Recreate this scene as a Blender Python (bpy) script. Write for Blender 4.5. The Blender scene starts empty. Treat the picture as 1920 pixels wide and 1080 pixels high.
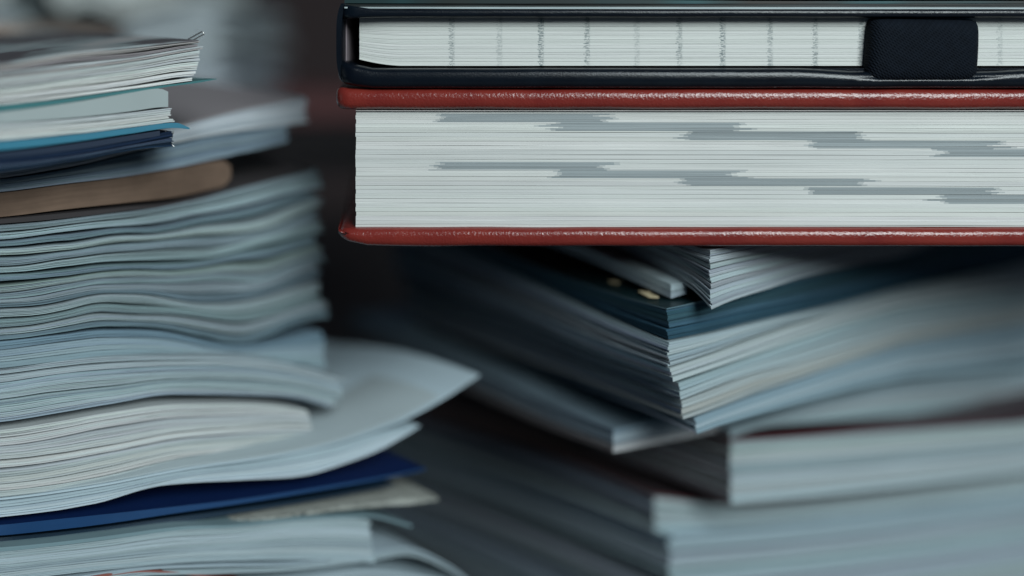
import bpy, math, random
import numpy as np
from mathutils import Vector, noise

sc = bpy.context.scene
# ---------------------------------------------------------------- camera
H = 0.25                     # eye height above the table, metres
FPX = 2000.0                 # focal length in pixels of a 1920 px wide frame
HY = 80.0                    # image row of the horizon
FOC = 0.333
cam = bpy.data.cameras.new("camera")
cam.sensor_width = 36.0
cam.lens = 36.0 * FPX / 1920.0
cam.shift_y = -(540 - HY) / 1920.0
cam.clip_start = 0.01
cam.clip_end = 20
cam.dof.use_dof = True
cam.dof.focus_distance = FOC
cam.dof.aperture_fstop = 1.6
cam.dof.aperture_blades = 0
camo = bpy.data.objects.new("camera", cam)
sc.collection.objects.link(camo)
camo.location = (0, 0, H)
camo.rotation_euler = (math.radians(90), 0, 0)
sc.camera = camo

# ---------------------------------------------------------------- light
w = bpy.data.worlds.new("World")
sc.world = w
w.use_nodes = True
w.node_tree.nodes["Background"].inputs[0].default_value = (0.08, 0.31, 0.66, 1)
w.node_tree.nodes["Background"].inputs[1].default_value = 0.055


def area(name, loc, target, size, power, color):
    l = bpy.data.lights.new(name, 'AREA')
    l.shape = 'RECTANGLE'
    l.size, l.size_y = size
    l.energy = power
    l.color = color
    o = bpy.data.objects.new(name, l)
    sc.collection.objects.link(o)
    o.location = loc
    o.rotation_euler = (Vector(target) - Vector(loc)).to_track_quat('-Z', 'Y').to_euler()
    return o


area("window_light", (0.55, -0.85, H + 0.62), (-0.02, 0.36, H - 0.06), (0.65, 0.6), 22.3, (0.88, 0.985, 1.0))
area("highlight_fill", (0.25, -0.50, H + 0.85), (0.0, 0.36, H - 0.06), (0.18, 0.18), 2.1, (0.86, 0.95, 1.0))  # added fill lamp, no known fixture: gives the rounded leather edges their highlights

sc.view_settings.view_transform = 'Standard'
sc.view_settings.look = 'None'
sc.view_settings.exposure = 0.0
sc.view_settings.gamma = 1.0
sc.render.engine = 'CYCLES'
sc.cycles.use_denoising = True
sc.cycles.max_bounces = 8
sc.cycles.diffuse_bounces = 4

rnd = random.Random(7)


def P(px, py, Y):
    return ((px - 960.0) / FPX * Y, Y, H - (py - HY) / FPX * Y)


# ---------------------------------------------------------------- materials
def new_mat(name):
    m = bpy.data.materials.new(name)
    m.use_nodes = True
    nt = m.node_tree
    return m, nt, nt.nodes["Principled BSDF"]


def N(nt, kind, **kw):
    n = nt.nodes.new(kind)
    for k, v in kw.items():
        setattr(n, k, v)
    return n


def mat_sheet(name, rough, stripe, su, sv, spec=0.3, blotch=0.0, bump=0.0):
    """coloured stock: colour from the piece, fine fibre streaks along the edge"""
    m, nt, b = new_mat(name)
    L = nt.links.new
    at = N(nt, 'ShaderNodeAttribute', attribute_name='col')
    uv = N(nt, 'ShaderNodeUVMap', uv_map='uv')
    mp = N(nt, 'ShaderNodeMapping')
    mp.inputs['Scale'].default_value = (su, sv, 1)
    L(uv.outputs[0], mp.inputs[0])
    n1 = N(nt, 'ShaderNodeTexNoise')
    n1.inputs['Scale'].default_value = 1.0
    n1.inputs['Detail'].default_value = 3.0
    L(mp.outputs[0], n1.inputs['Vector'])
    r = N(nt, 'ShaderNodeMapRange')
    r.inputs[1].default_value = 0.3
    r.inputs[2].default_value = 0.7
    r.inputs[3].default_value = 1.0 - stripe
    r.inputs[4].default_value = 1.0
    L(n1.outputs[0], r.inputs[0])
    g = N(nt, 'ShaderNodeTexCoord')
    n2 = N(nt, 'ShaderNodeTexNoise')
    n2.inputs['Scale'].default_value = 45
    n2.inputs['Detail'].default_value = 5
    L(g.outputs['Object'], n2.inputs['Vector'])
    r2 = N(nt, 'ShaderNodeMapRange')
    r2.inputs[1].default_value = 0.3
    r2.inputs[2].default_value = 0.7
    r2.inputs[3].default_value = 1.0 - blotch
    r2.inputs[4].default_value = 1.0
    L(n2.outputs[0], r2.inputs[0])
    mu = N(nt, 'ShaderNodeMath', operation='MULTIPLY')
    L(r.outputs[0], mu.inputs[0])
    L(r2.outputs[0], mu.inputs[1])
    mx = N(nt, 'ShaderNodeVectorMath', operation='SCALE')
    L(at.outputs['Vector'], mx.inputs[0])
    L(mu.outputs[0], mx.inputs['Scale'])
    L(mx.outputs[0], b.inputs['Base Color'])
    b.inputs['Roughness'].default_value = rough
    b.inputs['Specular IOR Level'].default_value = spec
    if bump:
        bp = N(nt, 'ShaderNodeBump')
        bp.inputs['Strength'].default_value = 0.6
        bp.inputs['Distance'].default_value = bump
        L(n1.outputs[0], bp.inputs['Height'])
        L(bp.outputs[0], b.inputs['Normal'])
    return m


def mat_leather(name, col, col2, rough, scale, dist, spec=0.5):
    m, nt, b = new_mat(name)
    L = nt.links.new
    g = N(nt, 'ShaderNodeTexCoord')
    v = N(nt, 'ShaderNodeTexVoronoi')
    v.inputs['Scale'].default_value = scale
    L(g.outputs['Object'], v.inputs['Vector'])
    n = N(nt, 'ShaderNodeTexNoise')
    n.inputs['Scale'].default_value = scale * 1.6
    n.inputs['Detail'].default_value = 4
    L(g.outputs['Object'], n.inputs['Vector'])
    ad = N(nt, 'ShaderNodeMath', operation='ADD')
    L(v.outputs['Distance'], ad.inputs[0])
    L(n.outputs[0], ad.inputs[1])
    bp = N(nt, 'ShaderNodeBump')
    bp.inputs['Strength'].default_value = 0.9
    bp.inputs['Distance'].default_value = dist
    L(ad.outputs[0], bp.inputs['Height'])
    L(bp.outputs[0], b.inputs['Normal'])
    n2 = N(nt, 'ShaderNodeTexNoise')
    n2.inputs['Scale'].default_value = 90
    n2.inputs['Detail'].default_value = 6
    L(g.outputs['Object'], n2.inputs['Vector'])
    cr = N(nt, 'ShaderNodeMix', data_type='RGBA')
    cr.inputs[6].default_value = (*col, 1)
    cr.inputs[7].default_value = (*col2, 1)
    mr = N(nt, 'ShaderNodeMapRange')
    mr.inputs[1].default_value = 0.35
    mr.inputs[2].default_value = 0.7
    L(n2.outputs[0], mr.inputs[0])
    L(mr.outputs[0], cr.inputs[0])
    L(cr.outputs[2], b.inputs['Base Color'])
    rr = N(nt, 'ShaderNodeMapRange')
    rr.inputs[3].default_value = rough - 0.08
    rr.inputs[4].default_value = rough + 0.12
    L(n.outputs[0], rr.inputs[0])
    L(rr.outputs[0], b.inputs['Roughness'])
    b.inputs['Specular IOR Level'].default_value = spec
    return m


def mat_fabric(name, col):
    m, nt, b = new_mat(name)
    L = nt.links.new
    uv = N(nt, 'ShaderNodeUVMap', uv_map='uv')
    hs = []
    for rot in (0.5, -0.5 + math.pi / 2):
        mp = N(nt, 'ShaderNodeMapping')
        mp.inputs['Rotation'].default_value = (0, 0, rot)
        L(uv.outputs[0], mp.inputs[0])
        wv = N(nt, 'ShaderNodeTexWave')
        wv.inputs['Scale'].default_value = 420
        wv.inputs['Distortion'].default_value = 1.5
        wv.inputs['Detail'].default_value = 1
        L(mp.outputs[0], wv.inputs['Vector'])
        hs.append(wv)
    mu = N(nt, 'ShaderNodeMath', operation='ADD')
    L(hs[0].outputs['Fac'], mu.inputs[0])
    L(hs[1].outputs['Fac'], mu.inputs[1])
    bp = N(nt, 'ShaderNodeBump')
    bp.inputs['Distance'].default_value = 0.0002
    bp.inputs['Strength'].default_value = 0.8
    L(mu.outputs[0], bp.inputs['Height'])
    L(bp.outputs[0], b.inputs['Normal'])
    n = N(nt, 'ShaderNodeTexNoise')
    n.inputs['Scale'].default_value = 300
    n.inputs['Detail'].default_value = 5
    L(uv.outputs[0], n.inputs['Vector'])
    cr = N(nt, 'ShaderNodeMix', data_type='RGBA')
    cr.inputs[6].default_value = (*[c * 0.6 for c in col], 1)
    cr.inputs[7].default_value = (*[c * 1.7 for c in col], 1)
    L(n.outputs[0], cr.inputs[0])
    L(cr.outputs[2], b.inputs['Base Color'])
    b.inputs['Roughness'].default_value = 0.8
    b.inputs['Specular IOR Level'].default_value = 0.12
    return m


def mat_print(name, stops, scale, rough):
    """glossy cover with a blotchy printed picture"""
    m, nt, b = new_mat(name)
    L = nt.links.new
    g = N(nt, 'ShaderNodeTexCoord')
    mp = N(nt, 'ShaderNodeMapping')
    mp.inputs['Scale'].default_value = (scale, scale, 0.01)
    L(g.outputs['Object'], mp.inputs[0])
    n = N(nt, 'ShaderNodeTexNoise')
    n.inputs['Scale'].default_value = 1
    n.inputs['Detail'].default_value = 3
    L(mp.outputs[0], n.inputs['Vector'])
    cr = N(nt, 'ShaderNodeValToRGB')
    e = cr.color_ramp.elements
    e[0].position, e[0].color = stops[0][0], (*stops[0][1], 1)
    e[1].position, e[1].color = stops[-1][0], (*stops[-1][1], 1)
    for p, c in stops[1:-1]:
        k = e.new(p)
        k.color = (*c, 1)
    L(n.outputs[0], cr.inputs[0])
    L(cr.outputs[0], b.inputs['Base Color'])
    b.inputs['Roughness'].default_value = rough
    return m


def mat_plain(name, col, rough, metal=0.0, alpha=None):
    m, nt, b = new_mat(name)
    g = N(nt, 'ShaderNodeTexCoord')
    n = N(nt, 'ShaderNodeTexNoise')
    n.inputs['Scale'].default_value = 60
    n.inputs['Detail'].default_value = 4
    nt.links.new(g.outputs['Object'], n.inputs['Vector'])
    cr = N(nt, 'ShaderNodeMix', data_type='RGBA')
    cr.inputs[6].default_value = (*[c * 0.75 for c in col], 1)
    cr.inputs[7].default_value = (*[min(1, c * 1.2) for c in col], 1)
    nt.links.new(n.outputs[0], cr.inputs[0])
    nt.links.new(cr.outputs[2], b.inputs['Base Color'])
    b.inputs['Roughness'].default_value = rough
    b.inputs['Metallic'].default_value = metal
    return m


def mat_ticks():
    """notebook fore-edge: white leaves with columns of ruled-line ends bleeding to the edge"""
    m = mat_sheet('ruled_page_edges', 0.75, 0.16, 14, 9000, spec=0.2)
    nt = m.node_tree
    b = nt.nodes["Principled BSDF"]
    L = nt.links.new
    src = b.inputs['Base Color'].links[0].from_socket
    uv = N(nt, 'ShaderNodeUVMap', uv_map='uv')
    sp = N(nt, 'ShaderNodeSeparateXYZ')
    L(uv.outputs[0], sp.inputs[0])
    mp = N(nt, 'ShaderNodeMapping')
    mp.inputs['Scale'].default_value = (900, 2200, 1)
    L(uv.outputs[0], mp.inputs[0])
    n = N(nt, 'ShaderNodeTexNoise')
    n.inputs['Scale'].default_value = 1
    n.inputs['Detail'].default_value = 2
    L(mp.outputs[0], n.inputs['Vector'])

    def M(op, a, bb):
        k = N(nt, 'ShaderNodeMath', operation=op)
        for i, s in enumerate((a, bb)):
            if s is None:
                continue
            if isinstance(s, (int, float)):
                k.inputs[i].default_value = s
            else:
                L(s, k.inputs[i])
        return k.outputs[0]
    u0 = (849 - 960) / FPX * 0.334
    pit = 85.3 / FPX * 0.334
    x = M('SUBTRACT', sp.outputs[0], u0 - pit * 0.5)
    x = M('DIVIDE', x, pit)
    jit = M('MULTIPLY', M('SUBTRACT', n.outputs[0], 0.5), 0.30)
    wn = N(nt, 'ShaderNodeTexWhiteNoise', noise_dimensions='1D')
    L(M('FLOOR', x, None), wn.inputs['W'])
    jit = M('ADD', jit, M('MULTIPLY', M('SUBTRACT', wn.outputs[0], 0.5), 0.12))
    lown = N(nt, 'ShaderNodeTexNoise')
    lmp = N(nt, 'ShaderNodeMapping')
    lmp.inputs['Scale'].default_value = (200, 500, 1)
    L(uv.outputs[0], lmp.inputs[0])
    L(lmp.outputs[0], lown.inputs['Vector'])
    lown.inputs['Scale'].default_value = 1
    fr = M('ABSOLUTE', M('SUBTRACT', M('FRACT', M('ADD', x, jit), None), 0.5), None)
    near = M('LESS_THAN', fr, 0.055)
    right_of = M('GREATER_THAN', sp.outputs[0], u0 - pit * 0.4)
    dots = M('GREATER_THAN', n.outputs[0], 0.49)
    fac = M('MULTIPLY', M('MULTIPLY', near, right_of), M('ADD', M('MULTIPLY', dots, 0.42), 0.06))
    fac = M('MULTIPLY', fac, M('MULTIPLY', M('ADD', wn.outputs[0], 0.5), M('MULTIPLY', lown.outputs[0], 2.0)))
    mix = N(nt, 'ShaderNodeMix', data_type='RGBA')
    L(fac, mix.inputs[0])
    L(src, mix.inputs[6])
    mix.inputs[7].default_value = (0.10, 0.14, 0.15, 1)
    L(mix.outputs[2], b.inputs['Base Color'])
    return m


M_ = {
    'paper': mat_sheet('paper', 0.78, 0.34, 22, 6000, spec=0.2),
    'coarse': mat_sheet('rough_paper', 0.85, 0.48, 30, 4500, spec=0.15, blotch=0.12),
    'leaf': mat_sheet('loose_sheet', 0.7, 0.03, 60, 60, spec=0.25, blotch=0.06),
    'pagered': mat_sheet('book_page_edges', 0.72, 0.16, 9, 8000, spec=0.2, blotch=0.05),
    'cover': mat_sheet('coated_cover', 0.38, 0.10, 40, 2500, spec=0.45, blotch=0.15),
    'kraft': mat_sheet('kraft_cover', 0.8, 0.18, 60, 900, spec=0.2, blotch=0.55, bump=0.0001),
    'ticks': mat_ticks(),
    'red': mat_leather('red_leather', (0.190, 0.025, 0.018), (0.150, 0.017, 0.014), 0.21, 1250, 0.00007, 0.5),
    'navy': mat_leather('navy_leather', (0.0045, 0.0075, 0.012), (0.003, 0.0045, 0.008), 0.22, 2100, 0.00003, 0.32),
    'strap': mat_fabric('woven_strap', (0.0035, 0.0058, 0.010)),
    'photo': mat_print('printed_cover_picture', [(0.36, (0.05, 0.043, 0.052)), (0.48, (0.075, 0.066, 0.075)), (0.55, (0.20, 0.235, 0.245)), (0.68, (0.34, 0.33, 0.33))], 22, 0.45),
    'topcover': mat_print('dark_teal_cover', [(0.40, (0.02, 0.016, 0.013)), (0.5, (0.012, 0.03, 0.032)), (0.6, (0.012, 0.085, 0.095)), (0.7, (0.2, 0.17, 0.12))], 14, 0.35),
    'wire': mat_plain('steel_wire', (0.6, 0.6, 0.58), 0.3, 0.9),
    'ink': mat_plain('cream_print', (0.62, 0.52, 0.33), 0.5),
    'wall': mat_plain('dark_backdrop', (0.055, 0.038, 0.038), 0.9),
    'table': mat_plain('dark_table', (0.03, 0.028, 0.03), 0.6),
    'lining': mat_plain('mauve_lining', (0.20, 0.165, 0.18), 0.8),
}


# ---------------------------------------------------------------- mesh helpers
class MB:
    def __init__(self):
        self.v, self.f, self.c, self.uv, self.n = [], [], [], [], 0

    def grid(self, A, col, uv=None):
        A = np.asarray(A, float)
        n, m = A.shape[:2]
        idx = np.arange(n * m).reshape(n, m) + self.n
        q = np.stack([idx[:-1, :-1], idx[1:, :-1], idx[1:, 1:], idx[:-1, 1:]], -1).reshape(-1, 4)
        col = np.broadcast_to(np.asarray(col, float), (n - 1, m - 1, 3)).reshape(-1, 3)
        if uv is None:
            uv = np.zeros((n, m, 2))
        uq = np.stack([uv[:-1, :-1], uv[1:, :-1], uv[1:, 1:], uv[:-1, 1:]], -2).reshape(-1, 2)
        self.v.append(A.reshape(-1, 3))
        self.f.append(q)
        self.c.append(col)
        self.uv.append(uq)
        self.n += n * m

    def sheet(self, top, bot, edge, face, voff=0.0, arc=None, side=None):
        """closed slab between two (nu,nv,3) grids; v=0 is the visible edge"""
        nu, nv = top.shape[:2]
        if arc is None:
            d = np.linalg.norm(np.diff(top[:, 0], axis=0), axis=1)
            arc = np.concatenate([[0], np.cumsum(d)])
        arc = np.asarray(arc)
        depth = np.concatenate([[0], np.cumsum(np.linalg.norm(np.diff(top[0], axis=0), axis=1))])
        tuv = np.stack(np.broadcast_arrays(arc[:, None], depth[None, :] * 0.02 + voff), -1)
        self.grid(top, face, tuv)
        self.grid(bot[:, ::-1], face, tuv)
        th = np.linalg.norm(top[:, 0] - bot[:, 0], axis=1)
        fu = np.stack([np.stack([arc, np.full(nu, voff)], -1), np.stack([arc, voff + th], -1)], 1)
        e = np.asarray(edge, float)
        ecol = e if e.ndim == 1 else e[:, None, :]
        self.grid(np.stack([top[:, 0], bot[:, 0]], 1), ecol, fu)
        emean = e if e.ndim == 1 else e[-1]
        self.grid(np.stack([bot[:, -1], top[:, -1]], 1), emean, fu)
        su = np.stack([np.stack([depth, np.full(nv, voff)], -1), np.stack([depth, np.full(nv, voff + th.mean())], -1)], 1)
        self.grid(np.stack([top[-1], bot[-1]], 1), emean, su)
        self.grid(np.stack([bot[0], top[0]], 1), emean if side is None else side, su)

    def tube(self, pts, r, col=(1, 1, 1), k=8):
        pts = [Vector(p) for p in pts]
        rings = []
        for i, p in enumerate(pts):
            d = (pts[min(i + 1, len(pts) - 1)] - pts[max(i - 1, 0)]).normalized()
            a = d.orthogonal().normalized() if i == 0 else (a0 - d * a0.dot(d)).normalized()
            a0 = a
            bb = d.cross(a)
            rings.append([tuple(p + (a * math.cos(t) + bb * math.sin(t)) * r) for t in [2 * math.pi * j / k for j in range(k + 1)]])
        self.grid(np.array(rings), col)

    def arrays(self):
        return np.concatenate(self.v), np.concatenate(self.f), np.concatenate(self.c), np.concatenate(self.uv)


def build_mesh(name, mb, origin, mat, smooth=True):
    v, f, c, uv = mb.arrays()
    me = bpy.data.meshes.new(name)
    me.from_pydata((v - np.array(origin)).tolist(), [], f.tolist())
    at = me.attributes.new('col', 'FLOAT_COLOR', 'CORNER')
    cc = np.ones((len(f) * 4, 4), np.float32)
    cc[:, :3] = np.repeat(c, 4, axis=0)
    at.data.foreach_set('color', cc.ravel())
    ul = me.uv_layers.new(name='uv')
    ul.data.foreach_set('uv', uv.astype(np.float32).ravel())
    if smooth:
        me.polygons.foreach_set('use_smooth', np.ones(len(f), bool))
    me.materials.append(mat)
    me.update()
    return me


class Thing:
    def __init__(self, name, label, cat, group=None):
        self.name, self.label, self.cat, self.group = name, label, cat, group
        self.parts = []          # [name, MB, material, parent index, label, kind]

    def part(self, name, mat, parent=None, label=None, mb=None, kind=None):
        mb = mb or MB()
        self.parts.append([name, mb, mat, parent, label, kind])
        return mb

    def last(self):
        return len(self.parts) - 1

    def done(self, kind=None):
        allv = np.concatenate([p[1].arrays()[0] for p in self.parts])
        lo, hi = allv.min(0), allv.max(0)
        org = ((lo[0] + hi[0]) / 2, (lo[1] + hi[1]) / 2, lo[2])
        if len(self.parts) == 1:
            p = self.parts[0]
            o = bpy.data.objects.new(self.name, build_mesh(self.name, p[1], org, M_[p[2]]))
            sc.collection.objects.link(o)
            o.location = org
            root = o
        else:
            root = bpy.data.objects.new(self.name, None)
            root.empty_display_size = 0.01
            sc.collection.objects.link(root)
            root.location = org
            objs = []
            for nm, mb, mt, par, lab, kd in self.parts:
                o = bpy.data.objects.new(nm, build_mesh(nm, mb, org, M_[mt]))
                sc.collection.objects.link(o)
                o.parent = root if par is None else objs[par]
                if lab:
                    o['label'] = lab
                if kd:
                    o['kind'] = kd
                objs.append(o)
        if kind:
            root['kind'] = kind
        else:
            root['label'] = self.label
            root['category'] = self.cat
            if self.group:
                root['group'] = self.group
        return root


def curve(xs, ks, vals):
    """smooth interpolation through keys (cubic Hermite), flat beyond the ends"""
    ks, vals, xs = np.asarray(ks, float), np.asarray(vals, float), np.asarray(xs, float)
    if len(ks) == 1:
        return np.full(len(xs), vals[0])
    d = np.diff(vals) / np.diff(ks)
    m = np.concatenate([[d[0]], (d[1:] + d[:-1]) / 2, [d[-1]]])
    for i in range(1, len(d)):
        if d[i - 1] * d[i] <= 0:
            m[i] = 0
    x = np.clip(xs, ks[0], ks[-1])
    i = np.clip(np.searchsorted(ks, x) - 1, 0, len(ks) - 2)
    h = ks[i + 1] - ks[i]
    t = (x - ks[i]) / h
    return ((2 * t**3 - 3 * t**2 + 1) * vals[i] + (t**3 - 2 * t**2 + t) * h * m[i]
            + (-2 * t**3 + 3 * t**2) * vals[i + 1] + (t**3 - t**2) * h * m[i + 1])


BACK = (-0.70, 0.714)        # the way the left-hand papers run back from their visible edges


STOCK = (0.69, 0.785, 0.84)       # the greyish, slightly blue recycled stock of most of the papers


def jit(col, a, r):
    k = 1 + r.uniform(-a, a)
    return tuple(max(0.0, min(1.0, c * k * (1 + r.uniform(-a, a) * 0.25))) for c in col)


def bundle(T, part, keys, n=1, sec=1, mat='paper', col=(0.7, 0.7, 0.68), cj=0.06, sj=0.05, face=None,
           x0=-260, x1=None, depth=0.16, back=BACK, rise=0.0, wav=0.0, wf=0.006, gap=0.25, secgap=1.0, tight=0.85,
           endj=0.0, prot=0.0003, seed=1, nu=60, parent=None, endfn=None, cols=None, label=None, dxl=15, join=False, fv=2.5, bow=0.0):
    """sheets whose visible edges run along a curve: keys = (px, y top, y bottom, depth Y)"""
    r = random.Random(seed)
    gap, tight = gap * 0.6, 1 - (1 - tight) * 0.4
    K = [k for k in keys]
    if K[0][0] == 0 and x0 < 0:
        k0 = K[0]
        K = [(-260, k0[1] + dxl, k0[2] + dxl, k0[3] - 0.022)] + K
    kx = [k[0] for k in K]
    x1 = kx[-1] if x1 is None else x1
    per = [n // sec + (1 if i < n % sec else 0) for i in range(sec)]
    wts, owner = [], []
    for s in range(sec):
        for i in range(per[s]):
            t = r.uniform(0.75, 1.3)
            g = r.uniform(0, gap) + (secgap * r.uniform(0.15, 1.0) if i == per[s] - 1 and s < sec - 1 else 0)
            wts.append((t, g))
            owner.append(s)
    tot = sum(t + g for t, g in wts)
    f = 0.0
    vv = np.array([0.0, 0.04, 0.2, 1.0]) if not bow else np.linspace(0, 1, 14) ** 1.3
    tn = STOCK if (mat in ('paper', 'coarse', 'leaf') and 73 <= seed < 95) else (1, 1, 1)
    seccol = [tuple(a * b for a, b in zip(jit(cols[s % len(cols)] if cols else col, cj, r), tn)) for s in range(sec)]
    mb, ls = None, -1
    send = [r.uniform(-endj, endj) for _ in range(sec)]
    for i, (t, g) in enumerate(wts):
        if owner[i] != ls:
            if not (join and mb):
                mb = T.part(part, mat, parent, label)
            ls = owner[i]
        f0, f1 = f / tot, (f + t * (tight if n > 1 else 1.0)) / tot
        f += t + g
        xe = x1 + send[owner[i]] + r.uniform(-endj, endj) * 0.5 + (endfn(f0) if endfn else 0)
        xs = np.linspace(x0, xe, nu)
        yt, yb, YY = (curve(xs, kx, [k[j] for k in K]) for j in (1, 2, 3))
        if wav:
            wv = np.array([wav * noise.noise(Vector((x * wf, f0 * fv, seed * 7.3))) * min(1, 6 * f0 * (1 - f0) + 0.1) for x in xs])
        else:
            wv = 0
        wob = np.array([0.5 * noise.noise(Vector((x * 0.03, i * 5.7, seed))) for x in xs]) * (1 if n > 1 else 0.4)
        a, b_ = yt + (yb - yt) * (f0 + wv) + wob, yt + (yb - yt) * (f1 + wv) + wob
        pv = prot * (r.uniform(-1, 1) + 0.5 * np.sin(xs * 0.01 + r.uniform(0, 6)))
        X, Yv = (xs - 960) / FPX * YY, YY

        def surf(y):
            Z = H - (y - HY) / FPX * YY
            A = np.zeros((nu, len(vv), 3))
            A[:, :, 0] = X[:, None] + back[0] * (vv[None] * depth + pv[:, None])
            A[:, :, 1] = Yv[:, None] + back[1] * (vv[None] * depth + pv[:, None])
            A[:, :, 2] = Z[:, None] + rise * vv[None] + bow * np.sin(np.pi * np.minimum(1, vv[None] * 2.2))
            return A
        ec = jit(seccol[owner[i]], sj, r)
        mb.sheet(surf(a), surf(b_), ec, face or ec, voff=r.uniform(0, 5))
    return mb


def corner(T, part, right, left, Yc, ar=40, al=32, n=1, sec=1, mat='paper', col=(0.7, 0.7, 0.68), cj=0.05, sj=0.05,
           face=None, Lr=0.20, Ll=0.22, gap=0.25, secgap=1.0, tight=0.85, cornj=0.0, lean=0.0, seed=1, parent=None, cols=None,
           label=None, join=False, sides=None):
    """a rectangular pile with one corner towards us; right/left = (px, y top, y bottom) along its two visible sides"""
    r = random.Random(seed)
    gap, tight = gap * 0.4, 1 - (1 - tight) * 0.35
    dr = np.array([math.cos(math.radians(ar)), math.sin(math.radians(ar))])
    dl = np.array([-math.sin(math.radians(al)), math.cos(math.radians(al))])
    C = np.array([(right[0][0] - 960) / FPX * Yc, Yc])

    def keys(side, d):
        out = []
        for px, yt, yb in side:
            k = (px - 960) / FPX
            s = (k * C[1] - C[0]) / (d[0] - k * d[1])
            Y = C[1] + s * d[1]
            out.append((max(s, 0), H - (yt - HY) / FPX * Y, H - (yb - HY) / FPX * Y))
        return out
    KR, KL = keys(right, dr), keys(left, dl)
    q = np.array([0, .004, .012, .03, .06, .1, .16, .24, .34, .46, .6, .78, 1.0])
    S, Tt = q * Lr, q * Ll
    zr = [curve(S, [k[0] for k in KR], [k[j] for k in KR]) for j in (1, 2)]
    zl = [curve(Tt, [k[0] for k in KL], [k[j] for k in KL]) for j in (1, 2)]
    zc = [KR[0][1], KR[0][2]]
    per = [n // sec + (1 if i < n % sec else 0) for i in range(sec)]
    wts, owner = [], []
    for s in range(sec):
        for i in range(per[s]):
            wts.append((r.uniform(0.75, 1.3), r.uniform(0, gap) + (secgap * r.uniform(0.3, 1) if i == per[s] - 1 and s < sec - 1 else 0)))
            owner.append(s)
    tot = sum(t + g for t, g in wts)
    tn = STOCK if mat == 'paper' else (1, 1, 1)
    seccol = [tuple(a * b for a, b in zip(jit(cols[s % len(cols)] if cols else col, cj, r), tn)) for s in range(sec)]
    f, ls, mb = 0.0, -1, None
    for i, (t, g) in enumerate(wts):
        if owner[i] != ls:
            if not (join and mb):
                mb = T.part(part, mat, parent, label)
            ls = owner[i]
        f0, f1 = f / tot, (f + t * (tight if n > 1 else 1.0)) / tot
        f += t + g
        o = dr * r.uniform(-cornj, cornj) + dl * r.uniform(-cornj, cornj) + dr * lean * f0
        ec = jit(seccol[owner[i]], sj, r)

        def zz(ff):
            a = [zr[j][:, None] + zl[j][None, :] - zc[j] for j in (0, 1)]
            return a[0] * (1 - ff) + a[1] * ff
        base = C + o
        XY = base[None, None] + S[:, None, None] * dr + Tt[None, :, None] * dl
        top = np.concatenate([XY, zz(f0)[..., None]], -1)
        bo = np.concatenate([XY + dr * lean * (f1 - f0), zz(f1)[..., None]], -1)
        sd = jit(sides[owner[i] % len(sides)], 0.3, r) if sides else None  # left face gets its own colour with the shade painted in
        mb.sheet(top, bo, ec, face or ec, voff=r.uniform(0, 5), side=sd)
    return mb


# ---------------------------------------------------------------- the setting
def plane_struct(name, pts, mat):
    mb = MB()
    A = np.array(pts, float).reshape(2, 2, 3)
    mb.grid(A, (1, 1, 1))
    o = bpy.data.objects.new(name, build_mesh(name, mb, (0, 0, 0), M_[mat]))
    sc.collection.objects.link(o)
    o['kind'] = 'structure'


plane_struct('table', [(-1.2, -0.3, 0), (-1.2, 1.6, 0), (1.2, -0.3, 0), (1.2, 1.6, 0)], 'table')
plane_struct('wall', [(-2.5, 1.6, -0.8), (-2.5, 1.6, 1.6), (2.5, 1.6, -0.8), (2.5, 1.6, 1.6)], 'wall')

# ---------------------------------------------------------------- hardcover boards
def board(mb, x0, x1, yf, yb, z0, z1, rc, shear=0.0, warp=None, col=(1, 1, 1), pw=0.8, nph=14):
    """flat board with rounded corners and a rounded edge"""
    hz = (z1 - z0) / 2
    out = []
    def arc(cx, cy, a0, a1, k=10):
        for j in range(k):
            a = a0 + (a1 - a0) * j / (k - 1)
            out.append((cx, cy, math.cos(a), math.sin(a)))
    pi = math.pi
    arc(x0 + rc, yf + rc, pi, 1.5 * pi)
    for j in range(1, 60):
        out.append((x0 + rc + (x1 - x0 - 2 * rc) * j / 60, yf + rc, 0, -1))
    arc(x1 - rc, yf + rc, 1.5 * pi, 2 * pi)
    arc(x1 - rc, yb - rc, 0, 0.5 * pi)
    arc(x0 + rc, yb - rc, 0.5 * pi, pi)
    out.append(out[0])
    rings = []
    for i in range(nph + 1):
        ph = -pi / 2 + pi * i / nph
        cs = abs(math.cos(ph)) ** pw
        sn = math.copysign(abs(math.sin(ph)) ** pw, ph)
        ins = min(hz, rc * 0.9) * (1 - cs)
        ring = []
        for cx, cy, nx, ny in out:
            x, y, z = cx + nx * (rc - ins), cy + ny * (rc - ins), z0 + hz + hz * sn
            if warp:
                x, y, z = warp(x, y, z)
            ring.append((x + shear * (y - yf), y, z))
        rings.append(ring)
    A = np.array(rings)
    d = np.concatenate([[0], np.cumsum(np.linalg.norm(np.diff(A[nph // 2], axis=0), axis=1))])
    uv = np.stack(np.broadcast_arrays(d[None, :], np.linspace(0, hz * 3, nph + 1)[:, None]), -1)
    mb.grid(A, col, uv)
    for ring in (A[0], A[-1]):          # flat faces as strips between front half and back half
        m = len(ring) - 1
        half = m // 2
        a = ring[:half + 1]
        b = ring[::-1][:half + 1][:len(a)]
        mb.grid(np.stack([a, b], 1), col)
    return mb


def zpx(py, Y):
    return H - (py - HY) / FPX * Y


def xpx(px, Y):
    return (px - 960) / FPX * Y


# ---------------------------------------------------------------- red hardcover book
YF = 0.3300
PW = (0.66, 0.67, 0.645)
T = Thing('hardcover_book', 'thick red leather hardcover book with grey stepped thumb marks on its page edges', 'book')
XL, XR = xpx(629, YF), 0.275


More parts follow.
